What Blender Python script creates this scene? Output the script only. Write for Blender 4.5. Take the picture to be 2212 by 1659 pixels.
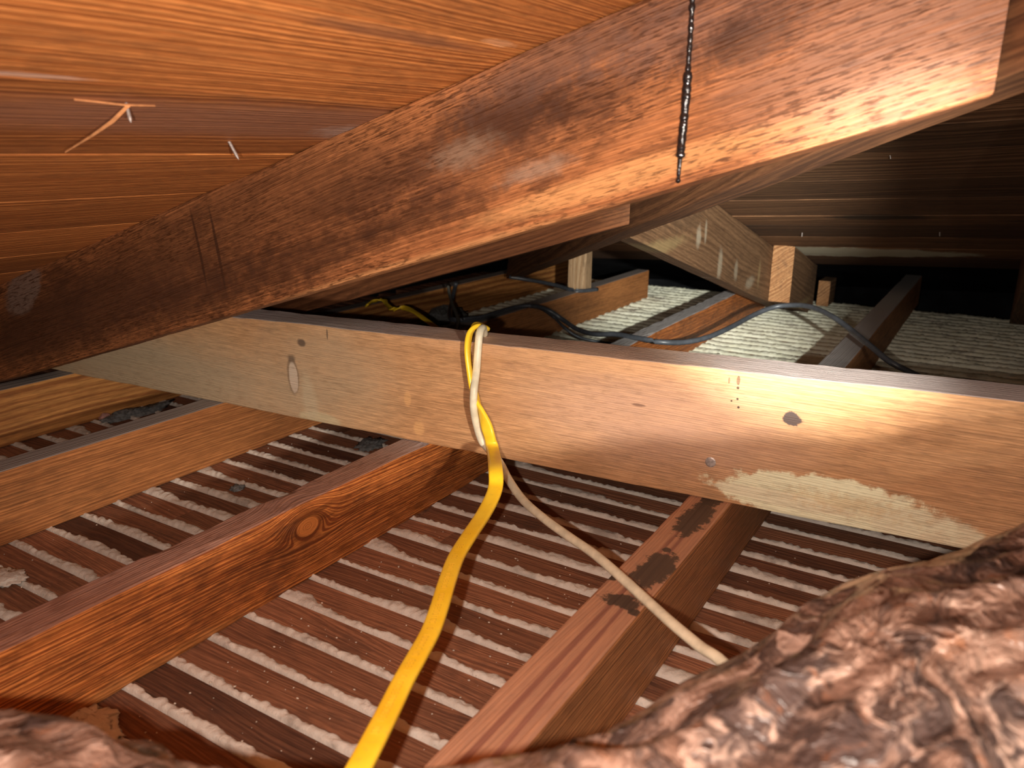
import bpy, bmesh, math, random
from mathutils import Vector, Matrix, noise
random.seed(7)
sc = bpy.context.scene
for o in list(bpy.data.objects): bpy.data.objects.remove(o)
C = sc.collection
# ------------------------------------------------------------------ camera
F, CX, CY = 1720.0, 1106.0, 829.5
CAM = Vector((0, 0, .4))
R3 = Matrix(((0.85036784, -0.15312843, 0.50341456), (0.52615559, 0.23672253, -0.81677582), (0.00590203, 0.95943428, 0.2818706)))
cd = bpy.data.cameras.new('camera'); cam = bpy.data.objects.new('camera', cd); C.objects.link(cam)
cam.matrix_world = Matrix.Translation(CAM) @ R3.to_4x4()
cd.sensor_width = 36; cd.lens = F / 2212 * 36; cd.clip_start = .01
cd.dof.use_dof = True; cd.dof.focus_distance = 1.05; cd.dof.aperture_fstop = 8.0
sc.camera = cam
# ------------------------------------------------------------------ world, lights, exposure
w = bpy.data.worlds.new('world'); sc.world = w; w.use_nodes = True
w.node_tree.nodes['Background'].inputs[0].default_value = (1, .8, .65, 1)
w.node_tree.nodes['Background'].inputs[1].default_value = .05
sc.view_settings.view_transform = 'Standard'; sc.view_settings.look = 'None'
sc.view_settings.exposure = 0; sc.view_settings.gamma = 1; sc.view_settings.use_curve_mapping = False
def lamp(name, kind, loc, energy, color, size, target=None, angle=60, blend=.5):
    l = bpy.data.lights.new(name, kind); l.energy = energy; l.color = color; l.shadow_soft_size = size
    o = bpy.data.objects.new(name, l); C.objects.link(o); o.location = loc
    if kind == 'SPOT': l.spot_size = math.radians(angle); l.spot_blend = blend
    if target: o.rotation_euler = (Vector(target) - Vector(loc)).to_track_quat('-Z', 'Y').to_euler()
    return o
lamp('phone_flash', 'POINT', (-.038, -.025, .383), 21, (1, .87, .77), .005)
lamp('torch', 'SPOT', (.26, -.06, .43), 10, (1, .92, .78), .010, (-.55, 2.3, .08), 38, 1.0)
lamp('torch_hotspot', 'SPOT', (.26, -.06, .43), 360, (.97, .98, .90), .010, (-.86, 2.5, .05), 22, 1.0)
lamp('low_torch', 'SPOT', (.30, -.10, .325), 58, (1, .89, .77), .014, (-.60, .85, .08), 66, 1.0)

# ------------------------------------------------------------------ pixel -> point helpers
def ray(px, py): return R3 @ Vector((px - CX, -(py - CY), -F))
def at(px, py, axis, val):
    r = ray(px, py); return CAM + r * ((val - CAM[axis]) / r[axis])
def on(px, py, p, n):
    r = ray(px, py); n = Vector(n); return CAM + r * ((Vector(p) - CAM).dot(n) / r.dot(n))
def fb(v, s=1.0, o=3): return noise.fractal(Vector(v) * s, 1.0, 2.0, o)

# ------------------------------------------------------------------ node helpers
class NT:
    def __init__(s, name):
        s.m = bpy.data.materials.new(name); s.m.use_nodes = True
        s.t = s.m.node_tree; s.p = s.t.nodes['Principled BSDF']
    def n(s, typ, **kw):
        nd = s.t.nodes.new(typ)
        for k, v in kw.items(): setattr(nd, k, v)
        return nd
    def put(s, sock, v):
        if isinstance(v, bpy.types.NodeSocket): s.t.links.new(v, sock)
        elif isinstance(v, (tuple, list)) and sock.type == 'RGBA' and len(v) == 3: sock.default_value = (*v, 1)
        else: sock.default_value = v
    def math(s, op, a, b=0.0, c=0.0, clamp=False):
        nd = s.n('ShaderNodeMath', operation=op, use_clamp=clamp)
        s.put(nd.inputs[0], a); s.put(nd.inputs[1], b); s.put(nd.inputs[2], c); return nd.outputs[0]
    def mapr(s, v, a, b, c=0.0, d=1.0, smooth=True):
        nd = s.n('ShaderNodeMapRange', interpolation_type='SMOOTHSTEP' if smooth else 'LINEAR')
        for i, x in enumerate((v, a, b, c, d)): s.put(nd.inputs[i], x)
        return nd.outputs[0]
    def scale(s, v, sc_, off=(0, 0, 0)):
        nd = s.n('ShaderNodeMapping'); s.put(nd.inputs[0], v); nd.inputs[1].default_value = off; nd.inputs[3].default_value = sc_; return nd.outputs[0]
    def noise(s, v, sc_, det=4, rough=.55, dist=0):
        nd = s.n('ShaderNodeTexNoise'); s.put(nd.inputs['Vector'], v)
        nd.inputs['Scale'].default_value = sc_; nd.inputs['Detail'].default_value = det; nd.inputs['Roughness'].default_value = rough; nd.inputs['Distortion'].default_value = dist
        return nd.outputs[0]
    def noise1(s, wv, det=2):
        nd = s.n('ShaderNodeTexNoise', noise_dimensions='1D'); s.put(nd.inputs['W'], wv); nd.inputs['Scale'].default_value = 1; nd.inputs['Detail'].default_value = det
        return nd.outputs[0]
    def mix(s, f, a, b, bt='MIX'):
        nd = s.n('ShaderNodeMix', data_type='RGBA', blend_type=bt)
        s.put(nd.inputs[0], f); s.put(nd.inputs[6], a); s.put(nd.inputs[7], b); return nd.outputs[2]
    def xyz(s, v):
        nd = s.n('ShaderNodeSeparateXYZ'); s.put(nd.inputs[0], v); return nd.outputs
    def bump(s, h, dist, st=1.0, nrm=None):
        nd = s.n('ShaderNodeBump'); s.put(nd.inputs['Height'], h); nd.inputs['Distance'].default_value = dist; nd.inputs['Strength'].default_value = st
        if nrm: s.put(nd.inputs['Normal'], nrm)
        return nd.outputs[0]
    def ell(s, X, Z, cx, cz, rx, rz, nz, amt=.5, rot=0.0):
        dx = s.math('SUBTRACT', X, cx); dz = s.math('SUBTRACT', Z, cz)
        if rot:
            cr, sr = math.cos(rot), math.sin(rot)
            a = s.math('ADD', s.math('MULTIPLY', dx, cr), s.math('MULTIPLY', dz, sr))
            b = s.math('SUBTRACT', s.math('MULTIPLY', dz, cr), s.math('MULTIPLY', dx, sr)); dx, dz = a, b
        dx = s.math('DIVIDE', dx, rx); dz = s.math('DIVIDE', dz, rz)
        d = s.math('SQRT', s.math('ADD', s.math('MULTIPLY', dx, dx), s.math('MULTIPLY', dz, dz)))
        return s.math('ADD', d, s.math('MULTIPLY', s.math('SUBTRACT', nz, .5), amt))

def wood(name, light, dark, freq=260, lines=.6, seed=0.0, warp=.012, stain=(.03, .014, .008), stain_amt=.3, stain_scale=9,
         pores=.35, rough=.75, bump=.0008, knots=(), masks=(), tops=None, tint=None, drift=.02, dash=0.0, dash_scale=1.0, kspread=2.3):
    """masks: (cx, cz, rx, rz, colour, strength, inner, outer, jag, noise_scale, rot, axis) in object space; axis 'z' = side face, 'y' = top face"""
    k = NT(name)
    co = k.n('ShaderNodeTexCoord').outputs['Object']
    X0, Y0_, Z0 = k.xyz(co); co0 = co
    if tint:
        at_ = k.n('ShaderNodeAttribute', attribute_name='tint').outputs['Color']
        tr = k.xyz(at_)
        co_s = k.n('ShaderNodeVectorMath', operation='ADD'); k.put(co_s.inputs[0], co)
        mu = k.n('ShaderNodeVectorMath', operation='SCALE'); k.put(mu.inputs[0], at_); mu.inputs['Scale'].default_value = 7.0
        k.put(co_s.inputs[1], mu.outputs[0]); co = co_s.outputs[0]
    so = k.scale(co, (1, 1, 1), (seed, seed * .37, seed * .71))
    X, Y, Z = k.xyz(co)
    lo = k.noise(k.scale(so, (1.6, 7, 7)), 1.0, 2, .5)
    lo2 = k.noise(k.scale(so, (7, 30, 30)), 1.0, 3, .5)
    u = k.math('ADD', Z, k.math('MULTIPLY', Y, .8))
    u = k.math('ADD', u, k.math('MULTIPLY', X, drift))
    u = k.math('ADD', u, k.math('MULTIPLY', lo, warp * 6))
    u = k.math('ADD', u, k.math('MULTIPLY', lo2, warp * .6))
    kdark = None
    for (kx, kz, kr) in knots:
        dx = k.math('MULTIPLY', k.math('SUBTRACT', X, kx), .62); dz = k.math('SUBTRACT', Z, kz)
        d = k.math('SQRT', k.math('ADD', k.math('MULTIPLY', dx, dx), k.math('MULTIPLY', dz, dz)))
        g = k.math('EXPONENT', k.math('MULTIPLY', k.math('MULTIPLY', d, d), -1 / (kr * kspread) ** 2))
        uu = k.math('ADD', k.math('MULTIPLY', d, .9), kz)
        u = k.math('ADD', k.math('MULTIPLY', u, k.math('SUBTRACT', 1.0, g)), k.math('MULTIPLY', uu, g))
        dn = k.math('ADD', d, k.math('MULTIPLY', k.math('SUBTRACT', lo2, .5), kr * .5))
        core = k.mapr(dn, kr * .75, kr, 1, 0); halo = k.mapr(dn, kr * .9, kr * 2.0, 1, 0)
        kdark = (core, halo)
    ln = k.noise1(k.math('MULTIPLY', u, freq), 1)
    ln = k.mapr(ln, .34, .66)
    po = k.noise(k.scale(so, (9, 190, 190)), 1.0, 3, .6)
    po2 = k.noise(k.scale(so, (40, 420, 420)), 1.0, 2, .6)
    big = k.noise(k.scale(so, (3, 9, 9)), 1.0, 4, .6)
    f = k.math('ADD', k.math('MULTIPLY', ln, lines), k.math('MULTIPLY', big, 1 - lines))
    f = k.mapr(f, .15, .85)
    col = k.mix(f, light, dark)
    pd = k.mapr(po, .5, .68, 0, pores)
    col = k.mix(pd, col, tuple(c * .35 for c in dark))
    fb_ = k.mapr(po2, .35, .7, .82, 1.18, False)
    cmb = k.n('ShaderNodeCombineXYZ'); [k.put(cmb.inputs[i], fb_) for i in range(3)]
    col = k.mix(1.0, col, cmb.outputs[0], 'MULTIPLY')
    if tint: 
        tv = k.mapr(tr[0], 0, 1, tint[0], tint[1], False)
        cm = k.n('ShaderNodeCombineXYZ'); [k.put(cm.inputs[i], tv) for i in range(3)]
        col = k.mix(1.0, col, cm.outputs[0], 'MULTIPLY')
        col = k.mix(k.mapr(tr[1], .78, .98, 0, .75), col, k.mix(1.0, col, (.42, .40, .42), 'MULTIPLY'))
    sn = k.noise(k.scale(so, (.55, 1, 1)), stain_scale, 6, .62, .4)
    spk = k.noise(k.scale(so, (.35, 1, 1)), 130, 3, .65)
    sm = k.mapr(k.math('ADD', sn, k.math('MULTIPLY', k.math('SUBTRACT', spk, .5), .55)), .5, .72, 0, stain_amt)
    col = k.mix(sm, col, stain)
    if tops:   # dust settled on upward faces
        tz, tc, ts = tops[:3]
        if len(tops) > 3: tc = k.mix(k.mapr(X0, tops[3], tops[3] + .25), tc, (.44, .41, .40))
        g = k.n('ShaderNodeNewGeometry').outputs['Normal']
        up = k.mapr(k.math('ADD', k.xyz(g)[2], k.math('MULTIPLY', k.math('SUBTRACT', sn, .5), .5)), .45, .8, 0, 1.0)
        tsf = k.mapr(X0, tops[3], tops[3] + .25, ts, .97) if len(tops) > 3 else ts
        col = k.mix(k.math('MULTIPLY', up, tsf), col, tc)
    upf = k.mapr(k.xyz(k.n('ShaderNodeNewGeometry').outputs['Normal'])[2], .5, .8)
    for mk in masks:
        cx, cz, rx, rz, mc, st, inn, out, jag, ns, rot, ax = mk
        nz = k.noise(so, ns, 6, .68)
        V = Z0 if ax == 'z' else Y0_
        d = k.ell(X0, V, cx, cz, rx, rz, nz, jag, rot)
        m_ = k.mapr(d, inn, out, st, 0)
        if ax == 'y' and not tint: m_ = k.math('MULTIPLY', m_, upf)
        col = k.mix(m_, col, mc)
    if dash:
        dn1 = k.noise(k.scale(so, (45 * dash_scale, 330 * dash_scale, 330 * dash_scale)), 1.0, 3, .6)
        dn2 = k.noise(k.scale(so, (8, 20, 20)), 1.0, 3, .6)
        dm = k.math('MULTIPLY', k.mapr(dn1, .5, .62), k.mapr(dn2, .3, .6, .35, 1.0))
        col = k.mix(k.math('MULTIPLY', dm, dash), col, tuple(c * .3 for c in dark))
    if kdark:
        col = k.mix(k.math('MULTIPLY', kdark[1], .55), col, tuple(c * .4 for c in dark))
        col = k.mix(k.math('MULTIPLY', kdark[0], .8), col, tuple(min(1, c * 1.0) for c in light))
    k.put(k.p.inputs['Base Color'], col)
    k.p.inputs['Roughness'].default_value = rough
    k.p.inputs['Specular IOR Level'].default_value = .3
    h = k.math('ADD', k.math('MULTIPLY', ln, -.6), k.math('MULTIPLY', po, -.7))
    h = k.math('ADD', h, k.math('MULTIPLY', po2, .5))
    k.put(k.p.inputs['Normal'], k.bump(h, bump))
    return k.m

def plain(name, col, rough=.6, spec=.4, var=.15, ns=40, bump=0, metal=0):
    k = NT(name); co = k.n('ShaderNodeTexCoord').outputs['Object']
    n_ = k.noise(co, ns, 5, .6)
    c = k.mix(k.mapr(n_, .3, .7), tuple(x * (1 - var) for x in col), tuple(min(1, x * (1 + var)) for x in col))
    k.put(k.p.inputs['Base Color'], c); k.p.inputs['Roughness'].default_value = rough
    k.p.inputs['Specular IOR Level'].default_value = spec; k.p.inputs['Metallic'].default_value = metal
    if bump: k.put(k.p.inputs['Normal'], k.bump(n_, bump))
    return k.m

# ------------------------------------------------------------------ object helpers
def link(name, me, m, parent=None, mw=None, smooth=False):
    o = bpy.data.objects.new(name, me); C.objects.link(o)
    if m: me.materials.append(m)
    if mw is not None: o.matrix_world = mw
    if parent is not None: o.parent = parent
    if smooth:
        for p in me.polygons: p.use_smooth = True
    return o
def tag(o, label, cat, group=None, kind=None):
    if label: o['label'] = label
    if cat: o['category'] = cat
    if group: o['group'] = group
    if kind: o['kind'] = kind
    return o
def struct(o, label=None):
    o['kind'] = 'structure'
    if label: o['label'] = label
    return o
def mesh(name, vs, fs):
    me = bpy.data.meshes.new(name); me.from_pydata([tuple(v) for v in vs], [], fs); me.update(); return me

def frame(origin, xdir, zup=(0, 0, 1)):
    x = Vector(xdir).normalized(); z = Vector(zup); z = (z - x * z.dot(x)).normalized(); y = z.cross(x)
    M = Matrix.Identity(4)
    for i in range(3): M[i][0], M[i][1], M[i][2], M[i][3] = x[i], y[i], z[i], origin[i]
    return M
def timber(name, M, L, T, H, mat, cut0=(0, 0), cut1=(0, 0), seg=60, ch=.003, wob=.0012, seed=0, H1=None, chip=0.0, parent=None, bulge=None):
    """length x, thickness y, height z; cut = (per z, per y) shear of the end plane"""
    prof = []
    def arc(cy, cz, a0):
        for k_ in range(3):
            a = a0 + k_ * math.pi / 4
            prof.append((cy + ch * math.cos(a), cz + ch * math.sin(a)))
    n_side = 3
    pts = [(T - ch, ch, -math.pi / 2), (T - ch, None, 0), (ch, None, math.pi / 2), (ch, ch, math.pi)]
    vs, fs = [], []
    n = None
    for i in range(seg + 1):
        t = i / seg
        Hh = H + ((H1 - H) * t if H1 else 0)
        ring = []
        cs = [(T - ch, ch, -90), (T - ch, Hh - ch, 0), (ch, Hh - ch, 90), (ch, ch, 180)]
        for (cy, cz, a0) in cs:
            for k_ in range(3):
                a = math.radians(a0 + k_ * 45)
                ring.append([cy + ch * math.cos(a), cz + ch * math.sin(a)])
        full = []
        for j in range(len(ring)):
            a, b = ring[j], ring[(j + 1) % len(ring)]
            full.append(a)
            if (j % 3) == 2:
                for q in (1, 2, 3): full.append([a[0] + (b[0] - a[0]) * q / 4, a[1] + (b[1] - a[1]) * q / 4])
        n = len(full)
        for j, (y, z) in enumerate(full):
            x = L * t + (1 - t) * (cut0[0] * z + cut0[1] * y) + t * (cut1[0] * z + cut1[1] * y)
            v = Vector((x, y, z))
            if wob:
                s = Vector((x * 6 + seed * 5.1, y * 14, z * 14 + seed))
                v.y += noise.noise(s) * wob; v.z += noise.noise(s + Vector((9, 3, 1))) * wob
                if chip and (j % 6) < 3:
                    cn = noise.noise(Vector((x * 55, seed, j // 6 * 3.3)))
                    cc = max(0, cn - .12) * chip
                    ctr = Vector((x, T / 2, Hh / 2)); v += (ctr - v).normalized() * cc
            if bulge: v += bulge(v)
            vs.append(v)
    for i in range(seg):
        for j in range(n):
            a, b = i * n + j, i * n + (j + 1) % n
            fs.append((a, a + n, b + n, b))
    fs.append(tuple(range(n))); fs.append(tuple(seg * n + j for j in reversed(range(n))))
    me = mesh(name, vs, fs)
    bm = bmesh.new(); bm.from_mesh(me); bmesh.ops.recalc_face_normals(bm, faces=bm.faces); bm.to_mesh(me); bm.free()
    return link(name, me, mat, parent, M)
def loc(M, p): return M.inverted() @ p

def catmull(ps, per):
    out = []
    n = len(ps)
    for i in range(n - 1):
        p0, p1, p2, p3 = ps[max(i - 1, 0)], ps[i], ps[i + 1], ps[min(i + 2, n - 1)]
        for k_ in range(per):
            t = k_ / per
            out.append(.5 * ((2 * p1) + (p2 - p0) * t + (2 * p0 - 5 * p1 + 4 * p2 - p3) * t * t + (3 * p1 - p0 - 3 * p2 + p3) * t ** 3))
    out.append(ps[-1].copy()); return out
def sweep(name, ps, wv, rw, rt, mat, per=8, sides=14, power=1.0, rfun=None, parent=None):
    """elliptic / flat section swept on points; wv = wide-axis vector per point"""
    P = catmull([Vector(p) for p in ps], per)
    Wv = catmull([Vector(v).normalized() for v in wv], per) if isinstance(wv, list) else [Vector(wv)] * len(P)
    org = P[0].copy()
    vs, fs = [], []
    for i, p in enumerate(P):
        t = (P[min(i + 1, len(P) - 1)] - P[max(i - 1, 0)]).normalized()
        a = Wv[i]; a = a - t * a.dot(t)
        a = a.normalized() if a.length > 1e-5 else t.orthogonal().normalized()
        b = t.cross(a)
        s = rfun(i / (len(P) - 1)) if rfun else 1
        for j in range(sides):
            an = 2 * math.pi * j / sides; c_, s_ = math.cos(an), math.sin(an)
            c_ = math.copysign(abs(c_) ** power, c_); s_ = math.copysign(abs(s_) ** power, s_)
            vs.append(p - org + a * (rw * c_ * s) + b * (rt * s_ * s))
    for i in range(len(P) - 1):
        for j in range(sides):
            fs.append((i * sides + j, i * sides + (j + 1) % sides, (i + 1) * sides + (j + 1) % sides, (i + 1) * sides + j))
    fs.append(tuple(reversed(range(sides)))); fs.append(tuple((len(P) - 1) * sides + j for j in range(sides)))
    return link(name, mesh(name, vs, fs), mat, parent, Matrix.Translation(org), smooth=True)

# ------------------------------------------------------------------ roof geometry
def zl(x): return .602 + .303 * x                       # underside of left roof slope
def zr(x, y): return .805 - .268 * y + .05 * x          # underside of rear roof slope
def yh(x): return (.588 - x) / .885                     # hip line in plan
def xh(y): return .588 - .885 * y
RED_L, RED_D = (.36, .125, .035), (.115, .034, .011)

def sheathing(name, mat, boards, kind):
    vs, fs, tints = [], [], []
    th = .02
    for bi, (a, b) in enumerate(boards, -3 if kind == 'left' else 0):
        rnd = random.Random(bi * 13 + (5 if kind == 'rear' else 1))
        off0, off1 = rnd.uniform(-.0005, .0006), rnd.uniform(-.0005, .0006)
        tv = (rnd.random(), rnd.random(), rnd.random(), 1)
        N = 70
        g = .0012
        if kind == 'left': lo_, hi = -.6, (yh((a + b) / 2) + .06)
        else: lo_, hi = xh((a + b) / 2) - .06, 1.7
        base = len(vs)
        sub = 4
        for i in range(N + 1):
            s = lo_ + (hi - lo_) * i / N
            row = []
            for q in range(sub + 1):
                f = q / sub
                c = a + g + (b - a - 2 * g) * f
                c += noise.noise(Vector((s * 5, bi * 2.7 + f * .4, 0))) * .0012
                o_ = off0 + (off1 - off0) * f + (.0012 if q in (0, sub) else 0) + noise.noise(Vector((s * 3, c * 20, bi))) * .0009
                p = Vector((c, s, zl(c) + o_)) if kind == 'left' else Vector((s, c, zr(s, c) + o_))
                row.append(p)
            for p in row: vs.append(p)
            vs.append(row[-1] + Vector((0, 0, th))); vs.append(row[0] + Vector((0, 0, th)))
        n = sub + 3
        for i in range(N):
            for j in range(n):
                q0, q1 = base + i * n + j, base + i * n + (j + 1) % n
                fs.append((q0, q1, q1 + n, q0 + n)); tints.append(tv)
        fs.append(tuple(base + j for j in range(n))); tints.append(tv)
        fs.append(tuple(base + N * n + j for j in reversed(range(n)))); tints.append(tv)
    me = mesh(name, vs, fs)
    ca = me.color_attributes.new('tint', 'FLOAT_COLOR', 'CORNER')
    for p, tv in zip(me.polygons, tints):
        for li in p.loop_indices: ca.data[li].color = tv
    bm = bmesh.new(); bm.from_mesh(me); bmesh.ops.recalc_face_normals(bm, faces=bm.faces); bm.to_mesh(me); bm.free()
    return me
# grain must run along object X: left slope mesh is along world Y -> rotate its frame
def reframe(me, M):
    inv = M.inverted()
    for v in me.vertices: v.co = inv @ v.co
le = [1.11, .96, .81, .66, .51, .36, .21, .06, -.09, -.24, -.392, -.535, -.69, -.843, -.984, -1.137, -1.27, -1.42, -1.57, -1.72, -1.87]
me = sheathing('ceiling', None, [(le[i + 1], le[i]) for i in range(len(le) - 1)], 'left')
ML = frame((0, 0, .602), (0, 1, 0), (-.303, 0, 1)); reframe(me, ML)
MKL = loc(ML, on(900, 120, (0, 0, .602), (-.303, 0, 1)))
def lm(px, py): return loc(ML, on(px, py, (0, 0, .602), (-.303, 0, 1)))
a1, a2, a3 = lm(520, 225), lm(700, 270), lm(60, 220)
m_left = wood('roof_board_wood', (.72, .27, .075), (.40, .12, .028), freq=300, lines=.6, warp=.006, dash=.25, stain=(.09, .04, .025), stain_amt=.3, stain_scale=7, pores=.2,
              rough=.6, bump=.0006, tint=(.8, 1.12),
              masks=[(a2[0], a2[1], .5, .055, (.27, .13, .085), .62, .5, 1.05, .6, 14, 0, 'y'), (lm(780, 285)[0], lm(780, 285)[1], .08, .03, (.46, .38, .34), .5, .2, 1.1, 1.4, 60, 0, 'y'),
                     (lm(60, 165)[0], lm(60, 165)[1], .05, .005, (.60, .42, .34), .6, .5, 1.1, .8, 60, 0, 'y'), (lm(1080, 95)[0], lm(1080, 95)[1], .03, .008, (.75, .36, .17), .8, .6, 1.0, 1.0, 60, 0, 'y'),
                     (lm(870, 80)[0], lm(870, 80)[1], .13, .012, (.20, .09, .05), .55, .4, 1.1, .7, 30, 0, 'y')])
ceil1 = struct(link('ceiling', me, m_left, None, ML), 'orange-brown roof boards on the near left slope, above the stained rafter')

re_ = [.75, .9, 1.05, 1.2, 1.345, 1.475, 1.655, 1.81, 1.975, 2.085, 2.24, 2.40, 2.53, 2.72]
me = sheathing('ceiling', None, [(re_[i], re_[i + 1]) for i in range(len(re_) - 1)], 'rear')
MR = frame((0, 0, .805), (1, 0, .05), (0, .268, 1)); reframe(me, MR)
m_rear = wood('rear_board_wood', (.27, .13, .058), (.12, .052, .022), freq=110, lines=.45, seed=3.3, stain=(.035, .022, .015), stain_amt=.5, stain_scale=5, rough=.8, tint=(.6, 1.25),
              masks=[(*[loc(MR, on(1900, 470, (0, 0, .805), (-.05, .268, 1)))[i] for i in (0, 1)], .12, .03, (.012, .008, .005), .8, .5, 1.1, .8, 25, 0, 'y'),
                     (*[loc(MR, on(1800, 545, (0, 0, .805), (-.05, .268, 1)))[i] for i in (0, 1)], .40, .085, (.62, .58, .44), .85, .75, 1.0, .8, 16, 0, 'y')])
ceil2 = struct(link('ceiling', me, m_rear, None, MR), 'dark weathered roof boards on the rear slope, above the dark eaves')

# ------------------------------------------------------------------ floor: laths and plaster
PITCH, Y0 = .0488, .3655
lathv, lathf, ltint = [], [], []
XS0, XS1 = -1.85, 1.6
k0 = -9
gaps = []
nk = int((2.86 - Y0) / PITCH)
for k_ in range(k0, nk + 1):
    y = Y0 + k_ * PITCH; gaps.append(y)
    if k_ == nk: break
    rnd = random.Random(k_ * 7 + 3)
    x = XS0 - rnd.random() * .5
    ws = .0095
    while x < XS1:
        ln_ = rnd.uniform(1.1, 1.4); x2 = min(x + ln_, XS1 + .02)
        tv = (rnd.random(), rnd.random() if y < 1 else .3, rnd.random(), 1)
        N = 26; base = len(lathv)
        ya, yb = y + ws / 2 + rnd.uniform(-.0008, .0008), y + PITCH - ws / 2 + rnd.uniform(-.0008, .0008)
        dz = rnd.uniform(-.0015, .0008)
        for i in range(N + 1):
            s = x + (x2 - .0015 - x) * i / N
            jl = noise.noise(Vector((s * 9, y * 31, 0))) * .0012; jr = noise.noise(Vector((s * 9, y * 31, 5))) * .0012
            zt = -.1 + dz * .5 - .0008
            for (yy, zz) in ((ya + jl, zt - .009), (ya + jl, zt - .0012), (ya + jl + .0012, zt), (yb + jr - .0012, zt), (yb + jr, zt - .0012), (yb + jr, zt - .009)):
                lathv.append((s, yy, zz))
        n = 6
        for i in range(N):
            for j in range(n):
                q0, q1 = base + i * n + j, base + i * n + (j + 1) % n
                lathf.append((q0, q1, q1 + n, q0 + n)); ltint.append(tv)
        lathf.append(tuple(base + j for j in range(n))); ltint.append(tv)
        lathf.append(tuple(base + N * n + j for j in reversed(range(n)))); ltint.append(tv)
        x = x2
me = mesh('floor', lathv, lathf)
ca = me.color_attributes.new('tint', 'FLOAT_COLOR', 'CORNER')
for p, tv in zip(me.polygons, ltint):
    for li in p.loop_indices: ca.data[li].color = tv
bm = bmesh.new(); bm.from_mesh(me); bmesh.ops.recalc_face_normals(bm, faces=bm.faces); bm.to_mesh(me); bm.free()
m_lath = wood('lath_wood', (.33, .142, .072), (.18, .072, .038), freq=330, lines=.35, seed=8.1, stain=(.03, .02, .018), stain_amt=.35, stain_scale=14, rough=.8, bump=.0005, tint=(.6, 1.3), pores=.3)
struct(link('floor', me, m_lath), 'thin brown laths nailed under the joists')

pv, pf = [], []
def key_ribbon(y, xa, xb, step, wfun, hfun, nearj, sd):
    n = 9; base = len(pv); N = int((xb - xa) / step)
    for i in range(N + 1):
        x = xa + (xb - xa) * i / N
        e = max(0.15, min(1, min(i, N - i) / 3))
        wd = wfun(x) * e; h = hfun(x) * e
        y0 = y - .0045 + noise.noise(Vector((x * nearj[1], y * 77, sd))) * nearj[0]
        for j in range(n):
            f = j / (n - 1)
            pr = (1 - abs(2 * f - 1) ** 3.0)
            lump = 1 + .5 * noise.noise(Vector((x * 160, (y0 + f * wd) * 160, sd)))
            yy = y0 + f * wd
            pv.append((x, yy, -.1035 + h * pr * lump + (0 if 0 < j < n - 1 else -.003)))
    for i in range(N):
        for j in range(n - 1):
            q = base + i * n + j
            pf.append((q, q + n, q + n + 1, q + 1))
for gi, y in enumerate(gaps):
    if y < 1.24:
        hv = .5 + .5 * noise.noise(Vector((y * 9, 4, 4)))
        def wf(x, y=y, hv=hv):
            a = noise.noise(Vector((x * 7, y * 43, 1))); b = noise.noise(Vector((x * 34, y * 57, 2))); c = noise.noise(Vector((x * 110, y * 57, 7)))
            v = .0125 + .006 * a + .0052 * b + .0035 * c + .020 * max(0, a - .15)
            return max(.0055, min(.038, v))
        def hf(x, y=y): return .0055 + .0016 * noise.noise(Vector((x * 25, y * 33, 3)))
        key_ribbon(y, -1.8 if y > .3 else -1.2, 1.1, .0028, wf, hf, (.0011, 40), gi)
    else:
        def wf(x, y=y):
            a = noise.noise(Vector((x * 5, y * 13, 1))); b = noise.noise(Vector((x * 38, y * 57, 2))); c = noise.noise(Vector((x * 14, y * 8, 6)))
            return max(.012, min(.046, .034 + .009 * a + .006 * b + .008 * c))
        def hf(x, y=y): return .0085 + .003 * noise.noise(Vector((x * 18, y * 33, 3)))
        key_ribbon(y, -1.8, 1.5, .0055, wf, hf, (.004, 30), gi)
me = mesh('plaster', pv, pf)
kp = NT('plaster'); co = kp.n('ShaderNodeTexCoord').outputs['Object']
Xp, Yp, Zp = kp.xyz(co)
n1 = kp.noise(co, 9, 4, .6); n2 = kp.noise(co, 420, 4, .7); n3 = kp.noise(co, 30, 5, .65)
c = kp.mix(kp.mapr(n3, .3, .7), (.56, .49, .42), (.68, .61, .53))
cr = kp.mix(kp.mapr(n3, .3, .7), (.70, .68, .52), (.82, .81, .66))
c = kp.mix(kp.mapr(Yp, 1.2, 1.3), c, cr)
c = kp.mix(kp.mapr(kp.math('ADD', n1, kp.math('MULTIPLY', kp.math('SUBTRACT', n3, .5), .5)), .56, .72, 0, .7), c, (.2, .16, .13))
kp.put(kp.p.inputs['Base Color'], c); kp.p.inputs['Roughness'].default_value = .95; kp.p.inputs['Specular IOR Level'].default_value = .15
kp.put(kp.p.inputs['Normal'], kp.bump(n2, .0012, .9))
tag(link('plaster', me, kp.m, smooth=True), 'rough dried plaster squeezed up in ridges between the laths', 'plaster', kind='stuff')
m_plaster = kp.m

# ------------------------------------------------------------------ eaves enclosure
m_dark = plain('eaves_shade', (.012, .012, .014), .9, .1, .5, 6)  # near-black: darkness of the eaves void painted into the boards
def slab(name, x0, y0, z0, x1, y1, z1, mat):
    bm = bmesh.new(); r = bmesh.ops.create_cube(bm, size=1)
    for v in bm.verts: v.co = Vector(((v.co.x + .5) * (x1 - x0), (v.co.y + .5) * (y1 - y0), (v.co.z + .5) * (z1 - z0)))
    me = bpy.data.meshes.new(name); bm.to_mesh(me); bm.free()
    return link(name, me, mat, None, Matrix.Translation((x0, y0, z0)))
struct(slab('wall_rear', -2.2, 3.45, -.35, 1.8, 3.49, .12, m_dark), 'boarding closing the rear eaves, shade painted into its near-black colour')
struct(slab('wall_left', -1.95, -.3, -.2, -1.91, 3.5, .06, m_dark), 'boarding closing the left eaves, shade painted into its near-black colour')
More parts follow.
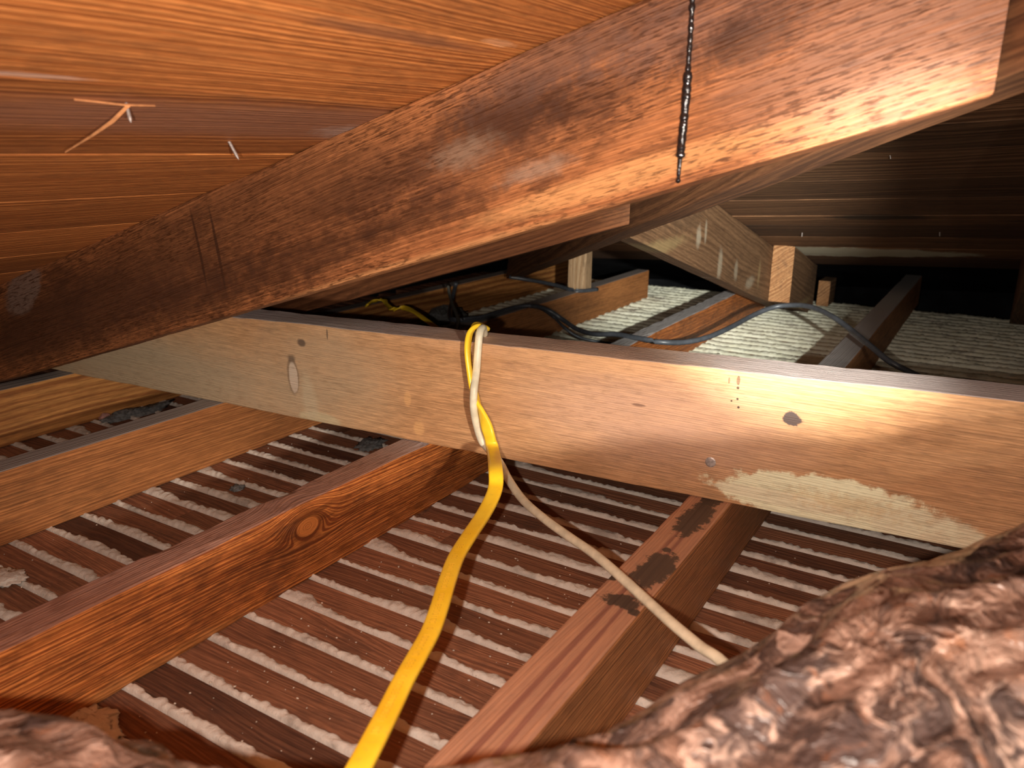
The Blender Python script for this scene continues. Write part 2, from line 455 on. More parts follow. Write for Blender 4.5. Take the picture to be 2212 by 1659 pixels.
struct(slab('floor', -2.2, 2.9, -.25, 1.8, 3.45, -.21, m_dark), 'soffit beyond the ends of the laths, shade painted into its near-black colour')
def dark_roof():
    vs = []; 
    for (x, y) in ((-2.2, 2.71), (1.8, 2.71), (1.8, 3.5), (-2.2, 3.5)): vs.append((x, y, zr(x, y) + .022))
    vs += [(a, b, c_ + .015) for a, b, c_ in vs]
    return mesh('ceiling', vs, [(3, 2, 1, 0), (4, 5, 6, 7), (0, 1, 5, 4), (1, 2, 6, 5), (2, 3, 7, 6), (3, 0, 4, 7)])
struct(link('ceiling', dark_roof(), m_dark), 'roof underlay over the rear eaves, shade painted into its near-black colour')

# ------------------------------------------------------------------ joists
def joist(xr, wdt, y0, y1, mat, label, seed, H=.1, **kw):
    M = frame((xr, y0, -.1), (0, 1, 0))
    o = timber('ceiling_joist', M, y1 - y0, wdt, H, mat, seg=110, seed=seed, **kw)
    return tag(o, label, 'joist', 'ceiling joists'), M
def side(M, px, py, xr):
    p = loc(M, at(px, py, 0, xr)); return p.x, p.z
def top(M, px, py):
    p = loc(M, at(px, py, 2, 0)); return p.x, p.y
dust = (.27, .235, .215)
MB = frame((-.658, -.05, -.1), (0, 1, 0))
kx, kz = side(MB, 665, 1137, -.658)
pk = side(MB, 560, 1190, -.658); pk2 = side(MB, 980, 1000, -.658)
mB = wood('joist_wood_red', (.62, .21, .05), (.24, .06, .015), freq=420, lines=.55, seed=1.7, warp=.003, dash=.45, stain=(.05, .018, .01), stain_amt=.5, rough=.5, bump=.0007,
          knots=[(kx, kz, .0125)], tops=(.1, (.27, .15, .115), .8, .75), drift=.03,
          masks=[(side(MB, 250, 1500, -.658)[0], .004, .22, .012, (.42, .17, .05), .6, .5, 1.0, .7, 30, 0, 'z')])
o, _ = joist(-.658, .044, -.05, 3.0, mB, 'reddish ceiling joist with a round knot in its side, left of the yellow cable', 1, chip=.006)
MC = frame((-.232, -.1, -.1), (0, 1, 0))
mud = (.055, .037, .026)
tm = [(1502, 1118, .062, .020), (1545, 1075, .032, .016), (1412, 1232, .048, .021), (1325, 1243, .012, .009), (1345, 1298, .014, .024), (1440, 1188, .006, .006), (1372, 1322, .007, .007)]
mk = []
for (a, b, rx, ry) in tm:
    t_ = top(MC, a, b); mk.append((t_[0], t_[1], rx, ry, mud, .93, .72, .9, 1.7, 75, 0, 'y'))
mC = wood('joist_wood_tan', (.58, .26, .10), (.30, .12, .045), freq=420, lines=.25, seed=4.4, warp=.004, stain=(.07, .03, .018), stain_amt=.3, rough=.6, bump=.0006,
          tops=(.1, (.42, .23, .155), .6, 1.0), drift=.01,
          masks=[(.3, .012, .9, .003, (.20, .075, .055), .75, .6, 1.1, .9, 14, .012, 'y'), (.35, .031, .8, .0035, (.19, .07, .05), .75, .6, 1.1, .9, 12, -.008, 'y')] + mk)
joist(-.232, .051, -.1, 3.02, mC, 'tan ceiling joist with dark mud stains on top, crossed by the white cable', 2, chip=.002)
MA = frame((-1.055, -.05, -.1), (0, 1, 0))
mA = wood('joist_wood_brown', (.54, .22, .07), (.24, .085, .027), freq=380, lines=.25, seed=6.2, warp=.004, stain=(.09, .045, .02), stain_amt=.3, rough=.65, tops=(.1, dust, .95))
joist(-1.055, .045, -.05, 2.62, mA, 'brown ceiling joist with a dusty grey top, second from the left edge', 3)
mA2 = wood('joist_wood_orange', (.58, .26, .075), (.28, .10, .028), freq=110, lines=.5, seed=9.7, warp=.008, stain=(.08, .04, .02), stain_amt=.25, rough=.65, tops=(.1, dust, .95))
joist(-1.43, .045, .2, 2.9, mA2, 'orange ceiling joist furthest left, half hidden under the big rafter', 4)

# ------------------------------------------------------------------ cross beam
b0, b1 = Vector((-1.63, .7617, 0)), Vector((1.2, .985, 0))
MBM = frame(b0, b1 - b0)
nb = MBM.col[1].xyz
def bf(px, py):
    p = loc(MBM, on(px, py, b0, nb)); return p.x, p.z
L_b = (b1 - b0).length
def bm_(px, py, rx, rz, col, st, inn=.6, out=1.0, jag=.8, ns=40, rot=0): 
    a = bf(px, py); return (a[0], a[1], rx, rz, col, st, inn, out, jag, ns, rot, 'z')
m_beam = wood('beam_wood', (.60, .345, .17), (.44, .22, .095), freq=500, lines=.08, seed=2.9, warp=.004, dash=.22, stain=(.30, .15, .09), stain_amt=.35, stain_scale=6, pores=.28, rough=.65, bump=.0006,
    tops=(.15, (.46, .40, .39), .9),
    masks=[bm_(330, 810, .48, .10, (.42, .33, .215), .8, .3, 1.15, .5, 9),
           bm_(700, 800, .16, .10, (.40, .30, .19), .55, .3, 1.1, .9, 12),
           bm_(1400, 900, .22, .09, (.66, .42, .31), .5, .2, 1.1, .6, 9),
           bm_(1790, 1090, .14, .034, (.80, .77, .52), .95, .80, .98, 1.2, 30, -.02),
           bm_(1690, 1078, .09, .010, (.74, .66, .45), .9, .8, .98, .9, 30, -.03),
           bm_(2010, 1150, .07, .028, (.70, .62, .42), .8, .7, .98, 1.1, 30, -.1),
           bm_(1830, 1090, .09, .018, (.62, .42, .20), .5, .1, 1.0, 2.6, 140), bm_(690, 905, .05, .012, (.55, .46, .28), .7, .6, 1.0, .9, 30),
           bm_(667, 860, .02, .05, (.50, .40, .26), .6, .4, 1.0, .9, 30, .1),
           bm_(1712, 905, .012, .0085, (.06, .045, .045), .95, .75, 1.0, 1.5, 90),
           bm_(633, 812, .0125, .033, (.15, .10, .065), .6, .8, 1.05, .5, 90), bm_(634, 816, .0095, .028, (.56, .44, .33), .85, .8, 1.0, .5, 90), bm_(630, 775, .010, .008, (.10, .07, .05), .6, .4, 1.1, 1.4, 120), bm_(652, 740, .009, .007, (.09, .06, .045), .85, .6, 1.1, .8, 120),
           bm_(1595, 822, .0022, .006, (.03, .02, .02), .95, .8, 1.0, .3, 200),
           bm_(1575, 822, .0014, .004, (.04, .025, .02), .95, .8, 1.0, .3, 200),
           bm_(1594, 838, .0018, .0018, (.04, .025, .02), .95, .8, 1.0, .3, 200),
           bm_(1595, 880, .0016, .0016, (.04, .025, .02), .95, .8, 1.0, .3, 200),
           bm_(1593, 862, .0014, .0014, (.04, .025, .02), .95, .8, 1.0, .3, 200),
           bm_(1580, 866, .0012, .0012, (.04, .025, .02), .95, .8, 1.0, .3, 200),
           bm_(1380, 875, .010, .0022, (.14, .07, .05), .7, .5, 1.1, .8, 90),
           bm_(707, 722, .0016, .009, (.10, .07, .05), .8, .6, 1.1, .3, 200),
           bm_(880, 862, .007, .012, (.66, .36, .15), .7, .6, 1.1, .8, 60), bm_(905, 925, .010, .012, (.66, .36, .15), .7, .6, 1.1, .8, 60),
           bm_(1200, 770, .30, .016, (.66, .37, .19), .5, .5, 1.1, .8, 14)])
beam = timber('cross_beam', MBM, L_b, .068, .140, m_beam, seg=120, seed=9, H1=.1894, wob=.0015, chip=.003, cut0=(1.3, 0), ch=.002)
tag(beam, 'deep tan timber beam laid across the joists, with a crusty whitish patch on its lower edge', 'beam')
# nail head in the beam
m_nail = plain('nail_steel', (.42, .36, .33), .5, .5, .3, 300, metal=.6)
def nail(p, d, L, r, label, parent=None, head=False, group=None):
    d = Vector(d).normalized()
    q = d.to_track_quat('Z', 'Y').to_matrix().to_4x4(); q.translation = p
    bm = bmesh.new()
    prof = [(r * 2.2, -.0003), (r * 2.3, .0008), (r * 1.8, .0013), (0.00001, .0014)] if head else [(r, -.004), (r, L * .75), (r * .8, L * .85), (r * .15, L)]
    n = 12; rings = [[bm.verts.new((rr * math.cos(2 * math.pi * j / n), rr * math.sin(2 * math.pi * j / n), zz)) for j in range(n)] for rr, zz in prof]
    for i in range(len(rings) - 1):
        for j in range(n): bm.faces.new((rings[i][j], rings[i][(j + 1) % n], rings[i + 1][(j + 1) % n], rings[i + 1][j]))
    bm.faces.new(list(reversed(rings[0]))); bm.faces.new(rings[-1])
    me = bpy.data.meshes.new('nail'); bm.to_mesh(me); bm.free()
    o = link('nail', me, m_nail, None, q)
    return tag(o, label, 'nail', group)
nail(on(1535, 998, b0, nb), -nb, 0, .0028, 'flat round nail head in the face of the tan beam', head=True)

# ------------------------------------------------------------------ rafters
T1 = .045
# big near rafter
s = Vector((-1, 0, -.30))
o1 = Vector((-.062, .65 + T1, .4437 + .30 * -.062))
MJ = frame(o1, s)
Lj = 1.95
def jf(px, py):
    p = loc(MJ, at(px, py, 1, .65)); return p.x, p.z
def jm(px, py, rx, rz, col, st, inn=.5, out=1.1, jag=.9, ns=30, rot=0):
    a = jf(px, py); return (a[0], a[1], rx, rz, col, st, inn, out, jag, ns, rot, 'z')
blk = (.035, .014, .008)
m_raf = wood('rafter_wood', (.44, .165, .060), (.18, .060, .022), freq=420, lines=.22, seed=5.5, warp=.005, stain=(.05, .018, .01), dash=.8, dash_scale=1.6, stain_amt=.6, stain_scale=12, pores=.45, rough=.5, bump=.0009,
    masks=[jm(1090, 250, .10, .035, blk, .85, .2, 1.2, 1.6, 60, .0), jm(1000, 330, .20, .05, (.07, .028, .016), .6, .2, 1.2, 1.6, 45), jm(1300, 200, .10, .03, blk, .5, .2, 1.1, 1.8, 60, .0), jm(1500, 60, .12, .03, (.16, .09, .07), .55, .2, 1.2, 1.6, 60), jm(1170, 150, .12, .03, (.14, .075, .055), .5, .2, 1.2, 1.6, 60), jm(760, 420, .12, .03, blk, .5, .2, 1.2, 1.6, 60), jm(1600, 90, .07, .025, blk, .7, .2, 1.1, 1.9, 80, .0),
           jm(900, 470, .13, .02, blk, .55, .2, 1.1, 1.7, 60), jm(650, 560, .22, .04, blk, .6, .2, 1.1, 1.6, 50), jm(430, 640, .25, .05, blk, .6, .2, 1.1, 1.2, 50),
           jm(160, 680, .5, .075, (.05, .02, .012), .82, .35, 1.1, .8, 25), jm(480, 480, .35, .06, (.09, .035, .016), .6, .2, 1.2, 1.0, 40),
           jm(1250, 90, .14, .03, (.12, .06, .04), .4, .2, 1.1, 1.7, 70),
           jm(50, 625, .075, .035, (.20, .13, .10), .85, .7, 1.0, .7, 30, -.3),
           jm(430, 540, .003, .06, blk, .8, .5, 1.1, .6, 90, .12), jm(470, 540, .0035, .06, blk, .8, .5, 1.1, .6, 90, .12),
           jm(1900, 110, .13, .06, (.36, .18, .11), .65, .3, 1.1, .7, 20), jm(1000, 330, .05, .02, (.33, .22, .15), .4, .2, 1.1, 1.5, 60), jm(1150, 370, .05, .012, (.36, .24, .17), .45, .2, 1.1, 1.5, 60),
           jm(1330, 390, .16, .013, (.62, .31, .12), .5, .5, 1.2, .7, 12), jm(900, 570, .25, .008, (.55, .27, .11), .5, .5, 1.2, .7, 12)])  # pale strips here: torch light along the lower edge, painted into the wood
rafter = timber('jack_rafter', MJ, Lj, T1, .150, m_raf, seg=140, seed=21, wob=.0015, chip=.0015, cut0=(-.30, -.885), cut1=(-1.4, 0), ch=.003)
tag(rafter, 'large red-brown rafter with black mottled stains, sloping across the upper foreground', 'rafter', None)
# second jack rafter
y1 = 1.22
o2 = Vector((-.568, y1 + .045, .4437 - .30 * .568))
m_dk = wood('rafter_wood_dark', (.26, .10, .04), (.10, .035, .015), freq=120, lines=.3, seed=7.7, stain=(.04, .02, .01), stain_amt=.5, rough=.6)
j2 = timber('jack_rafter', frame(o2, s), 1.4, .045, .152, m_dk, seg=90, seed=22, cut0=(-.30, -.885), cut1=(-1.4, 0), ch=.002)
tag(j2, 'dark brown rafter running behind the large stained rafter', 'rafter')
# hip rafter
hd = Vector((-.885, 1, -.885 * .303 - .026))
th = .045
hn = Vector((-1, -.885, 0)).normalized()
ho = Vector((xh(.25), .25, zl(xh(.25)) - .142)) - hn * th / 2
MH = frame(ho, hd)
m_hip = wood('hip_wood', (.20, .085, .035), (.08, .032, .015), freq=120, lines=.3, seed=11.2, stain=(.04, .02, .01), stain_amt=.4, rough=.6)
hip = timber('hip_rafter', MH, 2.65, th, .140, m_hip, seg=120, seed=23, ch=.002, cut1=(-1, 0))
tag(hip, 'long brown hip rafter running diagonally behind the large rafter to the far left corner', 'rafter')
# rear jack rafter + doubler
xr = -.58
ry0 = (.575 - xr) / .885 + .04
rs = Vector((0, 1, -.268))
def zrb(y): return zr(xr, y) - .165
MQ = frame((xr, ry0, zrb(ry0)), rs)
def qf(px, py):
    p = loc(MQ, at(px, py, 0, xr)); return p.x, p.z
wh = (.44, .38, .28)
def qm(px, py, rx, rz, col, st, **kw): 
    a = qf(px, py); return (a[0], a[1], rx, rz, col, st, .4, 1.1, 1.0, 40, .3, 'z')
m_rr = wood('rear_rafter_wood', (.24, .13, .065), (.12, .06, .028), freq=130, lines=.35, seed=13.1, stain=(.06, .035, .02), stain_amt=.5, stain_scale=8, rough=.7,
    masks=[qm(1510, 510, .02, .03, wh, .6), qm(1555, 570, .02, .05, wh, .55), qm(1590, 585, .02, .03, wh, .5), qm(1620, 610, .05, .02, wh, .5), qm(1640, 590, .015, .05, (.40, .29, .14), .5), qm(1400, 545, .25, .02, (.30, .22, .10), .5), qm(1525, 500, .01, .03, wh, .5)])
q = timber('rear_rafter', MQ, 1.30, .045, .158, m_rr, seg=70, seed=24, cut0=(-.268, 1.1), cut1=(-.268, 0), ch=.002)
tag(q, 'pale streaked rafter sloping down to the rear eaves from behind the hip rafter', 'rafter')
ys = 2.38
m_or = wood('cut_end_wood', (.52, .27, .12), (.30, .13, .05), freq=150, lines=.5, seed=15.1, stain=(.10, .05, .03), stain_amt=.4, stain_scale=30, rough=.75, drift=0)
def end_cap_timber(name, M, L, T, H, body, label, seed, capr=None, cut0=(0, 0), cut1=(0, 0)):
    o = timber(name, M, L, T, H, body, seg=30, seed=seed, ch=.0015, cut0=cut0, cut1=cut1)
    o.data.materials.append(m_or)
    nfaces = len(o.data.polygons)
    o.data.polygons[nfaces - 2].material_index = 1
    return tag(o, label, 'timber')
MD = frame((xr + .062, ys, zrb(ys) + .003), rs)
end_cap_timber('rafter_doubler', MD, .36, .0605, .158, m_rr, 'short timber with an orange sawn end, fixed beside the pale rear rafter', 31, cut0=(-.268, 0), cut1=(-.268, 0))
p0 = at(1763, 660, 2, -.098); p1 = at(1790, 661, 2, -.098)
end_cap_timber('timber_block', frame((p1.x, p0.y, -.098), (0, 1, 0)), .10, abs(p1.x - p0.x), .085, m_rr, 'small block with an orange sawn end, standing on the laths by the rear eaves', 32)
# strut on joist
p0 = at(1226, 627, 1, 2.1); p1 = at(1264, 627, 1, 2.1)
slp = frame((p0.x, 2.1, .0), (0, 0, 1), (0, -1, 0))
m_st = wood('strut_wood', (.46, .31, .18), (.30, .17, .08), freq=150, lines=.3, seed=17.1, stain=(.12, .07, .04), stain_amt=.4, stain_scale=30, rough=.75)
st = timber('roof_strut', frame((p1.x, 2.14, .0005), (0, 0, 1), (0, -1, 0)), zr(-1.1, 2.12) - .004, p1.x - p0.x, .04, m_st, seg=20, seed=41, ch=.0015)
tag(st, 'short pale upright strut standing on a joist behind the dark rafters', 'strut')
pr = at(2191, 640, 1, 2.55)
xq = pr.x + .046
MQ2 = frame((xq, 1.05, zr(xq, 1.05) - .165), rs)
tag(timber('rear_rafter', MQ2, 1.67, .045, .158, m_rr, seg=60, seed=44, cut0=(-.268, 0), cut1=(-.268, 0), ch=.002), 'dim rafter under the rear boards, cut off by the right edge', 'rafter')
# wall plate under rafter feet
wp = timber('wall_plate', frame((-1.85, 2.87, -.1), (1, 0, 0)), 2.6, .07, .0, m_dk, seg=2) if False else None

# ------------------------------------------------------------------ nails and splinters in the roof boards
PLc, PLn = (0, 0, .602), (-.303, 0, 1)
def roofL(px, py): return on(px, py, PLc, PLn)
def roofR(px, py): return on(px, py, (0, 0, .805), (-.05, .268, 1))
def nail_between(a, b, r, label, pl=roofL, up=None):
    pa = pl(*a); n_ = Vector(PLn if pl is roofL else (-.05, .268, 1)).normalized()
    # tip: point on the tip ray closest to the downward normal direction
    d = -n_; rr = ray(*b).normalized()
    w0 = pa - CAM; A = d.dot(d); B = d.dot(rr); D = d.dot(w0); E_ = rr.dot(w0)
    t = (A * E_ - B * D) / (A - B * B); tip = CAM + rr * t
    v = tip - pa; L = min(v.length, .03)
    return nail(pa, v, L, r, label, group=None)
nail_between((273, 225), (283, 265), .0013, 'nail tip poking down beside the long orange splinter')
nail_between((496, 308), (516, 345), .0015, 'bare nail tip poking down through the boards, right of the splinter')
nail_between((1733, 503), (1732, 512), .0013, 'short nail tip in the rear boards above the orange sawn end', roofR)
nail_between((2030, 502), (2030, 511), .0013, 'short nail tip in the rear boards near the right strut', roofR)
nail_between((1923, 337), (1924, 344), .0010, 'small nail tip in the upper rear boards under the bright rafter end', roofR)
m_spl = plain('fresh_wood', (.62, .27, .11), .6, .3, .2, 90)
def splinter(pts, label):
    root = roofL(*pts[0][0])
    vs, fs = [], []
    P = [roofL(*p) - Vector(PLn).normalized() * dz for p, dz, w_ in pts]; Wd = [w_ for _, _, w_ in pts]
    up = Vector(PLn).normalized()
    for i, p in enumerate(P):
        t = (P[min(i + 1, len(P) - 1)] - P[max(i - 1, 0)]).normalized(); a = t.cross(up).normalized()
        vs += [p - root + a * Wd[i], p - root - up * Wd[i] * .6, p - root - a * Wd[i], p - root + up * .001]
    for i in range(len(P) - 1):
        for j in range(4): fs.append((i * 4 + j, i * 4 + (j + 1) % 4, i * 4 + 4 + (j + 1) % 4, i * 4 + 4 + j))
    fs.append((3, 2, 1, 0)); fs.append(tuple(len(P) * 4 - 4 + j for j in range(4)))
    o = link('wood_splinter', mesh('splinter', vs, fs), m_spl, None, Matrix.Translation(root)); return tag(o, label, 'splinter')
splinter([((274, 222), .0025, .0022), ((240, 243), .006, .0026), ((195, 272), .007, .0018), ((136, 314), .006, .0003)], 'long orange splinter hanging loose from the left roof boards')
splinter([((160, 214), .0006, .0005), ((215, 217), .0012, .0011), ((268, 222), .0016, .0014), ((335, 228), .0006, .0004)], 'thin raised orange sliver lying along the board above the loose splinter')

# ------------------------------------------------------------------ tar drip on the rafter
kt = NT('black_tar'); kt.p.inputs['Base Color'].default_value = (.012, .009, .009, 1); kt.p.inputs['Roughness'].default_value = .18
kt.put(kt.p.inputs['Normal'], kt.bump(kt.noise(kt.n('ShaderNodeTexCoord').outputs['Object'], 260, 2), .0012, .8))
tp = [(1496, -60), (1495, 0), (1492, 60), (1488, 120), (1484, 180), (1479, 240), (1473, 300), (1468, 350), (1464, 396)]
pts = []
for a, b, _ in catmull([Vector((p[0], p[1], 0)) for p in tp], 7):
    p = at(a, b, 1, .649); p.y += .0005; pts.append(p)
def tarw(t): return .55 + .6 * abs(noise.noise(Vector((t * 22, 1, 1)))) + (.55 if .45 < t < .85 else .0) * (.8 + .3 * noise.noise(Vector((t * 50, 4, 2)))) - (.35 * max(0, t - .88) / .12)
tag(sweep('tar_drip', pts, Vector((1, 0, 0)), .0034, .0030, kt.m, per=3, rfun=tarw), 'glossy black tar-like run dripping down the large stained rafter', 'tar drip')

# ------------------------------------------------------------------ cables
m_yel = NT('yellow_sheath'); cy = m_yel.n('ShaderNodeTexCoord').outputs['Object']
n_ = m_yel.noise(cy, 30, 5, .6)
m_yel.put(m_yel.p.inputs['Base Color'], m_yel.mix(m_yel.mapr(m_yel.noise(cy, 160, 4), .55, .75, 0, .25), m_yel.mix(m_yel.mapr(n_, .3, .7), (.90, .56, .02), (.97, .66, .04)), (.45, .30, .05)))
m_yel.p.inputs['Roughness'].default_value = .38; m_yel = m_yel.m
m_wht = plain('white_sheath', (.66, .60, .44), .45, .4, .15, 60)
m_blk = plain('black_sheath', (.055, .06, .07), .38, .5, .2, 60)
m_gry = plain('grey_sheath', (.20, .20, .17), .5, .4, .2, 60)
def bp(px, py, gap):   # point a gap in front of the beam face
    return on(px, py, b0 - nb * gap, nb)
def zp(px, py, z): return at(px, py, 2, z)
def dp(px, py, depth): return CAM + ray(px, py) / F * depth
X_ = Vector((1, 0, 0)); T_ = nb
yel = [zp(1150 - 130, 735, .125), zp(1040, 722, .163), bp(1042, 712, -.05), bp(1046, 706, -.03), bp(1030, 704, -.008), bp(1015, 722, .010), bp(1010, 755, .022), bp(1014, 800, .027), bp(1025, 850, .030), bp(1040, 890, .037), bp(1054, 930, .045), bp(1064, 970, .052),
       dp(1070, 1010, .90), dp(1070, 1055, .87), dp(1048, 1105, .83), dp(1012, 1160, .78), dp(985, 1205, .745), dp(965, 1260, .70), dp(950, 1310, .665), dp(930, 1365, .63), dp(900, 1420, .595), dp(872, 1470, .565), dp(845, 1525, .535), dp(812, 1590, .50), dp(778, 1655, .47), dp(740, 1730, .44)]
cr_ = R3.col[0]; cu = R3.col[1]; cb = R3.col[2]
wy = [X_, X_, X_ + T_ * .6, X_ - T_ * .6, X_ * .5 - T_, X_ * .25 - T_, X_ * .3 - T_, X_ * .4 - T_, X_ * .2 - T_, X_ * .8 - T_ * .6, X_, X_] + [cr_ + cb * .15] * 3 + [cr_ + cb * .35] * 11
yel = yel[2:]; wy = wy[2:]
tag(sweep('flat_cable', yel, wy, .0082, .0033, m_yel, per=7, sides=20, power=.62), 'flat bright yellow electric cable draped over the tan beam and running towards the viewer', 'cable')
# faint raised characters, too worn to read, along the yellow sheath
Yc = catmull([Vector(v) for v in yel], 7); Wc = catmull([Vector(v).normalized() for v in wy], 7)
vs, fs = [], []
i0 = 13 * 7; rm = random.Random(11)
tot = 0.0; nxt = 0.0
for i in range(i0, len(Yc) - 14):
    seg_ = (Yc[i + 1] - Yc[i]); L_ = seg_.length; t_ = seg_.normalized()
    a_ = Wc[i] - t_ * Wc[i].dot(t_); a_.normalize(); n_ = t_.cross(a_)
    if n_.dot(CAM - Yc[i]) < 0: n_ = -n_
    while nxt < tot + L_:
        c0 = Yc[i] + t_ * (nxt - tot) + n_ * .0031
        kind_ = rm.choice('OCEEIO ')
        st_ = {'O': ((-1, -1, 1, -1), (1, -1, 1, 1), (1, 1, -1, 1), (-1, 1, -1, -1)), 'C': ((1, -1, -1, -1), (-1, -1, -1, 1), (-1, 1, 1, 1)), 'E': ((-1, -1, 1, -1), (-1, 0, 1, 0), (-1, 1, 1, 1), (-1, -1, -1, 1)), 'I': ((0, -1, 0, 1),), ' ': ()}[kind_]
        for (u0, v0, u1, v1) in st_:
            A_ = c0 + t_ * (u0 * .0012) + a_ * (v0 * .0022); B_ = c0 + t_ * (u1 * .0012) + a_ * (v1 * .0022)
            d_ = (B_ - A_).normalized(); s_ = d_.cross(n_) * .00022; b_ = len(vs)
            for pp in (A_ - s_, A_ + s_, B_ + s_, B_ - s_): vs.append(pp)
            for pp in (A_ - s_, A_ + s_, B_ + s_, B_ - s_): vs.append(pp + n_ * .00045)
            fs += [(b_ + 4, b_ + 5, b_ + 6, b_ + 7), (b_, b_ + 1, b_ + 5, b_ + 4), (b_ + 1, b_ + 2, b_ + 6, b_ + 5), (b_ + 2, b_ + 3, b_ + 7, b_ + 6), (b_ + 3, b_, b_ + 4, b_ + 7)]
        nxt += .0042
    tot += L_
m_emb = plain('worn_lettering', (.62, .38, .03), .5, .3, .1, 60)
yc_obj = [o for o in C.objects if o.name == 'flat_cable'][0]
lt = link('lettering', mesh('lettering', [v - yc_obj.location for v in vs], fs), m_emb); lt.parent = yc_obj
whp = [bp(1046, 722, -.040), bp(1043, 708, -.012), bp(1036, 720, .007), bp(1032, 760, .014), bp(1029, 800, .022), bp(1024, 840, .038), bp(1023, 880, .040), bp(1030, 920, .034), bp(1042, 955, .032), bp(1062, 975, .032), bp(1082, 1003, .034),
       dp(1100, 1038, .985), dp(1130, 1080, .945), dp(1175, 1120, .90), dp(1230, 1160, .855), dp(1285, 1198, .81), dp(1340, 1245, .765), dp(1395, 1295, .725), dp(1450, 1345, .685), dp(1510, 1395, .65), dp(1575, 1448, .615), dp(1575, 1448, .615) + Vector((.055, -.04, -.03)), dp(1575, 1448, .615) + Vector((.12, -.09, -.09)), Vector((.12, .24, -.092)), Vector((.30, .15, -.092))]
tag(sweep('round_cable', whp, X_, .0052, .0047, m_wht, per=7, sides=14), 'cream-white cable twisted round the yellow one, then crossing the mud-stained joist', 'cable')
# white loop on beam top behind yellow
gl = [zp(985, 716, .150), zp(995, 706, .165), zp(1012, 701, .172), bp(1024, 702, -.03), bp(1034, 708, -.012)]
# rear cables
bk = [((985, 612), .05), ((976, 650), -.01), ((972, 684), .002), ((990, 691), .004), ((1030, 688), .006), ((1070, 678), .007), ((1105, 667), .008), ((1140, 661), .012), ((1180, 668), .014), ((1215, 690), -.01), ((1245, 710), -.02), ((1285, 722), -.01), ((1330, 722), .0), ((1380, 731), .006), ((1430, 739), .006),
      ((1480, 739), .004), ((1530, 728), .01), ((1580, 706), .02), ((1625, 682), .03), ((1670, 664), .045), ((1715, 659), .055), ((1755, 664), .06), ((1800, 685), .055), ((1840, 714), .04), ((1880, 747), .03), ((1920, 780), .015), ((1960, 801), .0), ((2000, 820), -.02)]
tag(sweep('round_cable', [zp(*p, z) for p, z in bk], X_, .0058, .0058, m_blk, per=7), 'black cable arching over the joists and white plaster behind the tan beam', 'cable')
b2 = [((1000, 689), .012), ((1040, 684), .012), ((1080, 672), .013), ((1120, 662), .014), ((1160, 663), .01), ((1195, 684), -.03), ((1222, 710), -.05), ((1250, 728), -.07), ((1290, 738), -.08), ((1330, 742), -.09)]
tag(sweep('round_cable', [zp(*p, z) for p, z in b2], X_, .0042, .0042, m_blk, per=6), 'thinner black cable beside the arching one, dropping behind the tan beam', 'cable')
g1 = [((968, 618), .03), ((972, 640), .01), ((980, 664), .01), ((989, 688), .012), ((986, 704), .02), ((983, 716), .03)]
tag(sweep('round_cable', [zp(*p, z) for p, z in g1], X_, .0042, .0042, m_gry, per=6), 'thin grey cable dropping down behind the left part of the beam', 'cable')
y2 = [((792, 660), .04), ((805, 651), .045), ((828, 648), .05), ((838, 660), .045), ((848, 668), .045), ((872, 665), .05), ((895, 674), .05), ((918, 690), .045), ((940, 706), .04), ((955, 722), .035)]
tag(sweep('flat_cable', [zp(*p, z) for p, z in y2], [X_ + Vector((0, 0, .8)), X_ + Vector((0, 0, .9)), X_, Vector((0, 0, 1)), X_, X_ + Vector((0, 0, .5)), X_, X_, X_, X_], .0062, .0026, m_yel, per=6, power=.7), 'far length of dull yellow cable curling down behind the beam, in the dark', 'cable')
b3_shadow = [((1100, 598), .02), ((1150, 606), .01), ((1200, 616), .005), ((1245, 628), .004), ((1290, 625), .0)]  # shadow line beside the strut, modelled as an added black tube
tag(sweep('round_cable', [zp(*p, z) for p, z in b3_shadow], X_, .006, .006, m_blk, per=6), 'added black tube standing for the line of shadow at the foot of the pale strut', 'cable')  # not a cable: added tube for the shadow line, shares the cables' name

# ------------------------------------------------------------------ dust clumps and debris
def clump(name, p, r, mat, label, cat, sq=.5, sd=1.0, rough=.35, fz=60, group=None, stretch=(1, 1)):
    bm = bmesh.new(); bmesh.ops.create_icosphere(bm, subdivisions=4, radius=1)
    for v in bm.verts:
        d = v.co.normalized(); n1_ = fb(d * 1.3 + Vector((sd, sd, 0)), 1, 4); n2_ = fb(d * 6 + Vector((sd, 0, sd)), 1, 3)
        v.co = Vector((d.x * stretch[0], d.y * stretch[1], max(-.25, d.z) * sq)) * r * (1 + rough * n1_ + rough * .5 * n2_)
    me = bpy.data.meshes.new(name); bm.to_mesh(me); bm.free()
    return tag(link(name, me, mat, None, Matrix.Translation(p), smooth=True), label, cat, group)
m_dust = plain('dust', (.16, .16, .155), 1, .05, .4, 140, .003)
m_pink = plain('pinkish_lump', (.50, .28, .24), .95, .1, .2, 90, .002)
def fl(px, py, dz=0.0): return zp(px, py, -.1 + dz)
clump('dust_clump', fl(300, 893), .035, m_dust, 'grey dust fluff on the laths between the two leftmost joists', 'dust', .35, 2, .6, stretch=(.5, 1.7))
clump('dust_clump', fl(800, 962), .022, m_dust, 'grey dust fluff against the knotted joist under the tan beam', 'dust', .4, 3, .6, stretch=(.8, 1.5))
clump('dust_clump', fl(512, 1055), .009, m_dust, 'tiny grey dust fluff alone on the laths between joists', 'dust', .5, 4, .6)
clump('dust_clump', zp(955, 690, -.09), .06, m_dust, 'grey dust heap behind the beam where the cables gather', 'dust', .5, 6, .6, stretch=(.6, 1.6))
clump('plaster_lump', fl(228, 903, .004), .012, m_pink, 'small pinkish lump of debris in the dust on the left', 'debris', .6, 5, .4)
